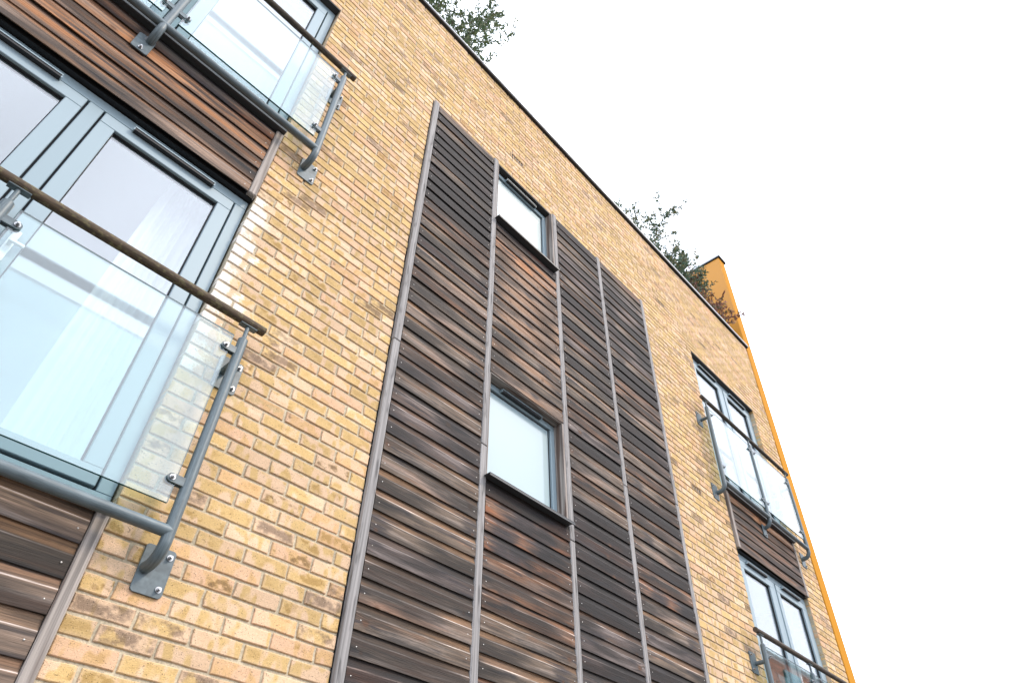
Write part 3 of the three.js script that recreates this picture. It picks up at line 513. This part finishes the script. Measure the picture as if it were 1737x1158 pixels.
// ---------------------------------------------------------------- orange wall at the far end
{
  const w = group('orange_wall', scene, 9.075, 0, 0); tag(w, 'tall orange rendered wall rising past the end of the brick roof line', 'wall');
  const x0 = -0.115, x1 = 0.115, top = EYE + 10.24;
  new MB().box(x0 + 0.005, x1, 0.002, top, -5, -0.003, 0.006).build('wall', M.orangeFront, w);
  for (let i = 0; i < 4; i++) new MB().box(x0, x0 + 0.0045, EYE + 6.0, top - 0.01, -1.2 * i - 1.196, -1.2 * i - 0.006, 0.001).build('glossy_panel', M.orange, w);
  new MB().box(x0 - 0.02, x1 + 0.02, top + 0.001, top + 0.02, -5.05, 0.025).build('coping_shade_strip', M.copingShade, w);  // same dark strip, painted shade beneath this cap
  new MB().box(x0 - 0.028, x1 + 0.028, top + 0.018, top + 0.07, -5.06, 0.032, 0.004).build('coping', M.coping, w);
}

// ---------------------------------------------------------------- conifers on the roof terrace
const leafTex = [[62, 84, 52], [84, 96, 52], [50, 72, 58], [108, 66, 50], [92, 72, 48]];
function leafMat(rgb) { return phy({ color: new THREE.Color(`rgb(${rgb.join(',')})`), roughness: 0.75, transmission: 0.18, thickness: 0 }); }
function conifer(label, x, z, o, seed) {
  const R = rng(seed), base = EYE + 7.342, t = group('roof_conifer', scene, x, base, z); tag(t, label, 'shrub', 'conifers on the roof terrace');
  const wood_ = new MB(), leaves = [new MB(), new MB()];
  const spray = (p, d, len, depth) => {
    const q = p.clone(), dir = d.clone().normalize(); const n = Math.max(3, Math.round(len / 0.05));
    let prev = p.clone();
    for (let i = 0; i < n; i++) {
      dir.x += (R() - 0.5) * 0.22; dir.y += (R() - 0.42) * 0.2; dir.z += (R() - 0.5) * 0.22; dir.normalize(); q.addScaledVector(dir, len / n);
      const r0 = Math.max(0.0016, 0.006 * (1 - i / n) * (depth ? 0.45 : 1)); wood_.cyl(prev.toArray(), q.toArray(), r0 * 1.1, 4, r0); prev = q.clone();
      const bare = i < n * (o.bare || 0.15) && !depth;
      if (depth < 2 && i > 0 && R() < (depth ? 0.5 : 0.85)) { const s = new THREE.Vector3(R() - 0.5, R() * 0.7 - 0.15, R() - 0.5).normalize().multiplyScalar(1.0).addScaledVector(dir, 0.75); spray(q.clone(), s, len * (0.24 + 0.24 * R()) * (1 - 0.5 * i / n), depth + 1); }
      if (!bare) for (let k = 0; k < (depth ? 3 : 1) + (o.dense || 0); k++) {
        const a = q.clone().addScaledVector(dir, -R() * len / n), s = new THREE.Vector3(R() - 0.5, R() - 0.5, R() - 0.5).normalize().addScaledVector(dir, 0.9).normalize(), L = 0.04 + 0.035 * R(), wv = new THREE.Vector3().crossVectors(s, new THREE.Vector3(R() - 0.5, R() - 0.5, R() - 0.5)).normalize().multiplyScalar(0.008 + 0.006 * R());
        const e = a.clone().addScaledVector(s, L), m = a.clone().addScaledVector(s, L * 0.45), lm = leaves[R() < o.mixture ? 1 : 0];
        lm.tri(a.toArray(), m.clone().add(wv).toArray(), e.toArray()); lm.tri(a.toArray(), e.toArray(), m.clone().sub(wv).toArray());
      }
    }
  };
  for (const [dx, dy, dz, len, sx = 0, sz = 0, sy] of o.stems) { const y0 = sy === undefined ? 0.35 : sy; wood_.cyl([sx * 0.6, 0, sz * 0.6], [sx, y0, sz], 0.016, 7, 0.011); spray(new THREE.Vector3(sx, y0, sz), new THREE.Vector3(dx, dy, dz), len, 0); }
  wood_.build('trunk', M.bark, t);
  leaves[0].build('crown', leafMat(o.color), t); if (leaves[1].P.length) leaves[1].build('crown', leafMat(o.color2), t);
}
M.bark = std({ color: lin(0.16, 0.12, 0.09), roughness: 0.9 });
conifer('dark green conifer over the roof edge at the top of the picture', 1.72, -0.42, { color: [80, 102, 66], color2: [102, 112, 68], mixture: 0.35, stems: [[0.5, 1, 0.05, 2.2], [0.05, 1, 0.1, 1.9, -0.2], [-0.2, 1, 0, 1.7, -0.5], [0.3, 1, 0.1, 1.5, 0.2], [0.5, 1, 0.1, 1.0, 0.5, 0.1, 0.45], [0, 1, 0.1, 1.5, 0.1, 0.1]] }, 301);
conifer('grey green conifer over the roof edge left of the orange wall', 7.0, -0.42, { color: [84, 108, 86], color2: [120, 112, 66], mixture: 0.25, dense: 1, stems: [[0.05, 1, 0.1, 1.9, -0.35], [0.2, 1, 0.05, 1.8, 0.1], [0.1, 1, 0, 2.1, 0.5], [0.2, 1, 0.1, 1.5, 0.7], [0, 1, 0, 1.5, 0.3], [0.2, 1, 0.1, 1.3, 0.9]] }, 302);
conifer('russet brown conifer in front of the orange wall', 8.05, -0.35, { color: [128, 84, 68], color2: [90, 96, 62], mixture: 0.22, stems: [[0.25, 1, 0.02, 1.7, -0.1], [0.4, 0.8, 0.02, 1.2, 0.1], [0.5, 0.6, 0.02, 0.85, 0.15, 0.1, 0.5], [0.5, 0.8, 0, 1.0, 0.1, 0, 0.5], [-0.1, 1, 0, 1.3, -0.2]] }, 303);

// ---------------------------------------------------------------- the building across the street, seen only in the glass
{
  const o = group('facing_building', scene, 44, 0, 10); tag(o, 'red brick building with teal windows mirrored in the lower right glass', 'building');
  const redTex = dataTex(512, 512, (i, j, c) => { const row = Math.floor(j / 16), bx = (i + (row & 1) * 24) % 48, m = (j % 16 < 2 || bx < 2) ? 1 : 0, n = fbm(i / 20, j / 20, 31, 3), h = hash2(Math.floor((i + (row & 1) * 24) / 48), row, 3), l = 0.8 + 0.3 * n + 0.2 * h; c[0] = m ? 170 : 172 * l; c[1] = m ? 158 : 116 * l; c[2] = m ? 145 : 94 * l; });
  new MB().box(-16, 16, 0.002, 12.5, 0.4, 10).build('wall', std({ map: rep(redTex, 0.5, 0.5), roughness: 0.95 }), o);
  new MB().box(-16.2, 16.2, 12.502, 12.8, 0.2, 10.2, 0.02).build('parapet', std({ color: lin(0.5, 0.5, 0.5), roughness: 0.8 }), o);
  const teal = phy({ color: lin(0.03, 0.14, 0.15), roughness: 0.1 });
  for (let r = 0; r < 4; r++) for (let i = 0; i < 9; i++) { const x = -14.2 + i * 3.4, y = 1.2 + r * 3; new MB().box(x, x + 1.7, y, y + 1.9, 0.3, 0.395, 0.01).build('window', teal, o); }
}
renderer.render(scene, camera);
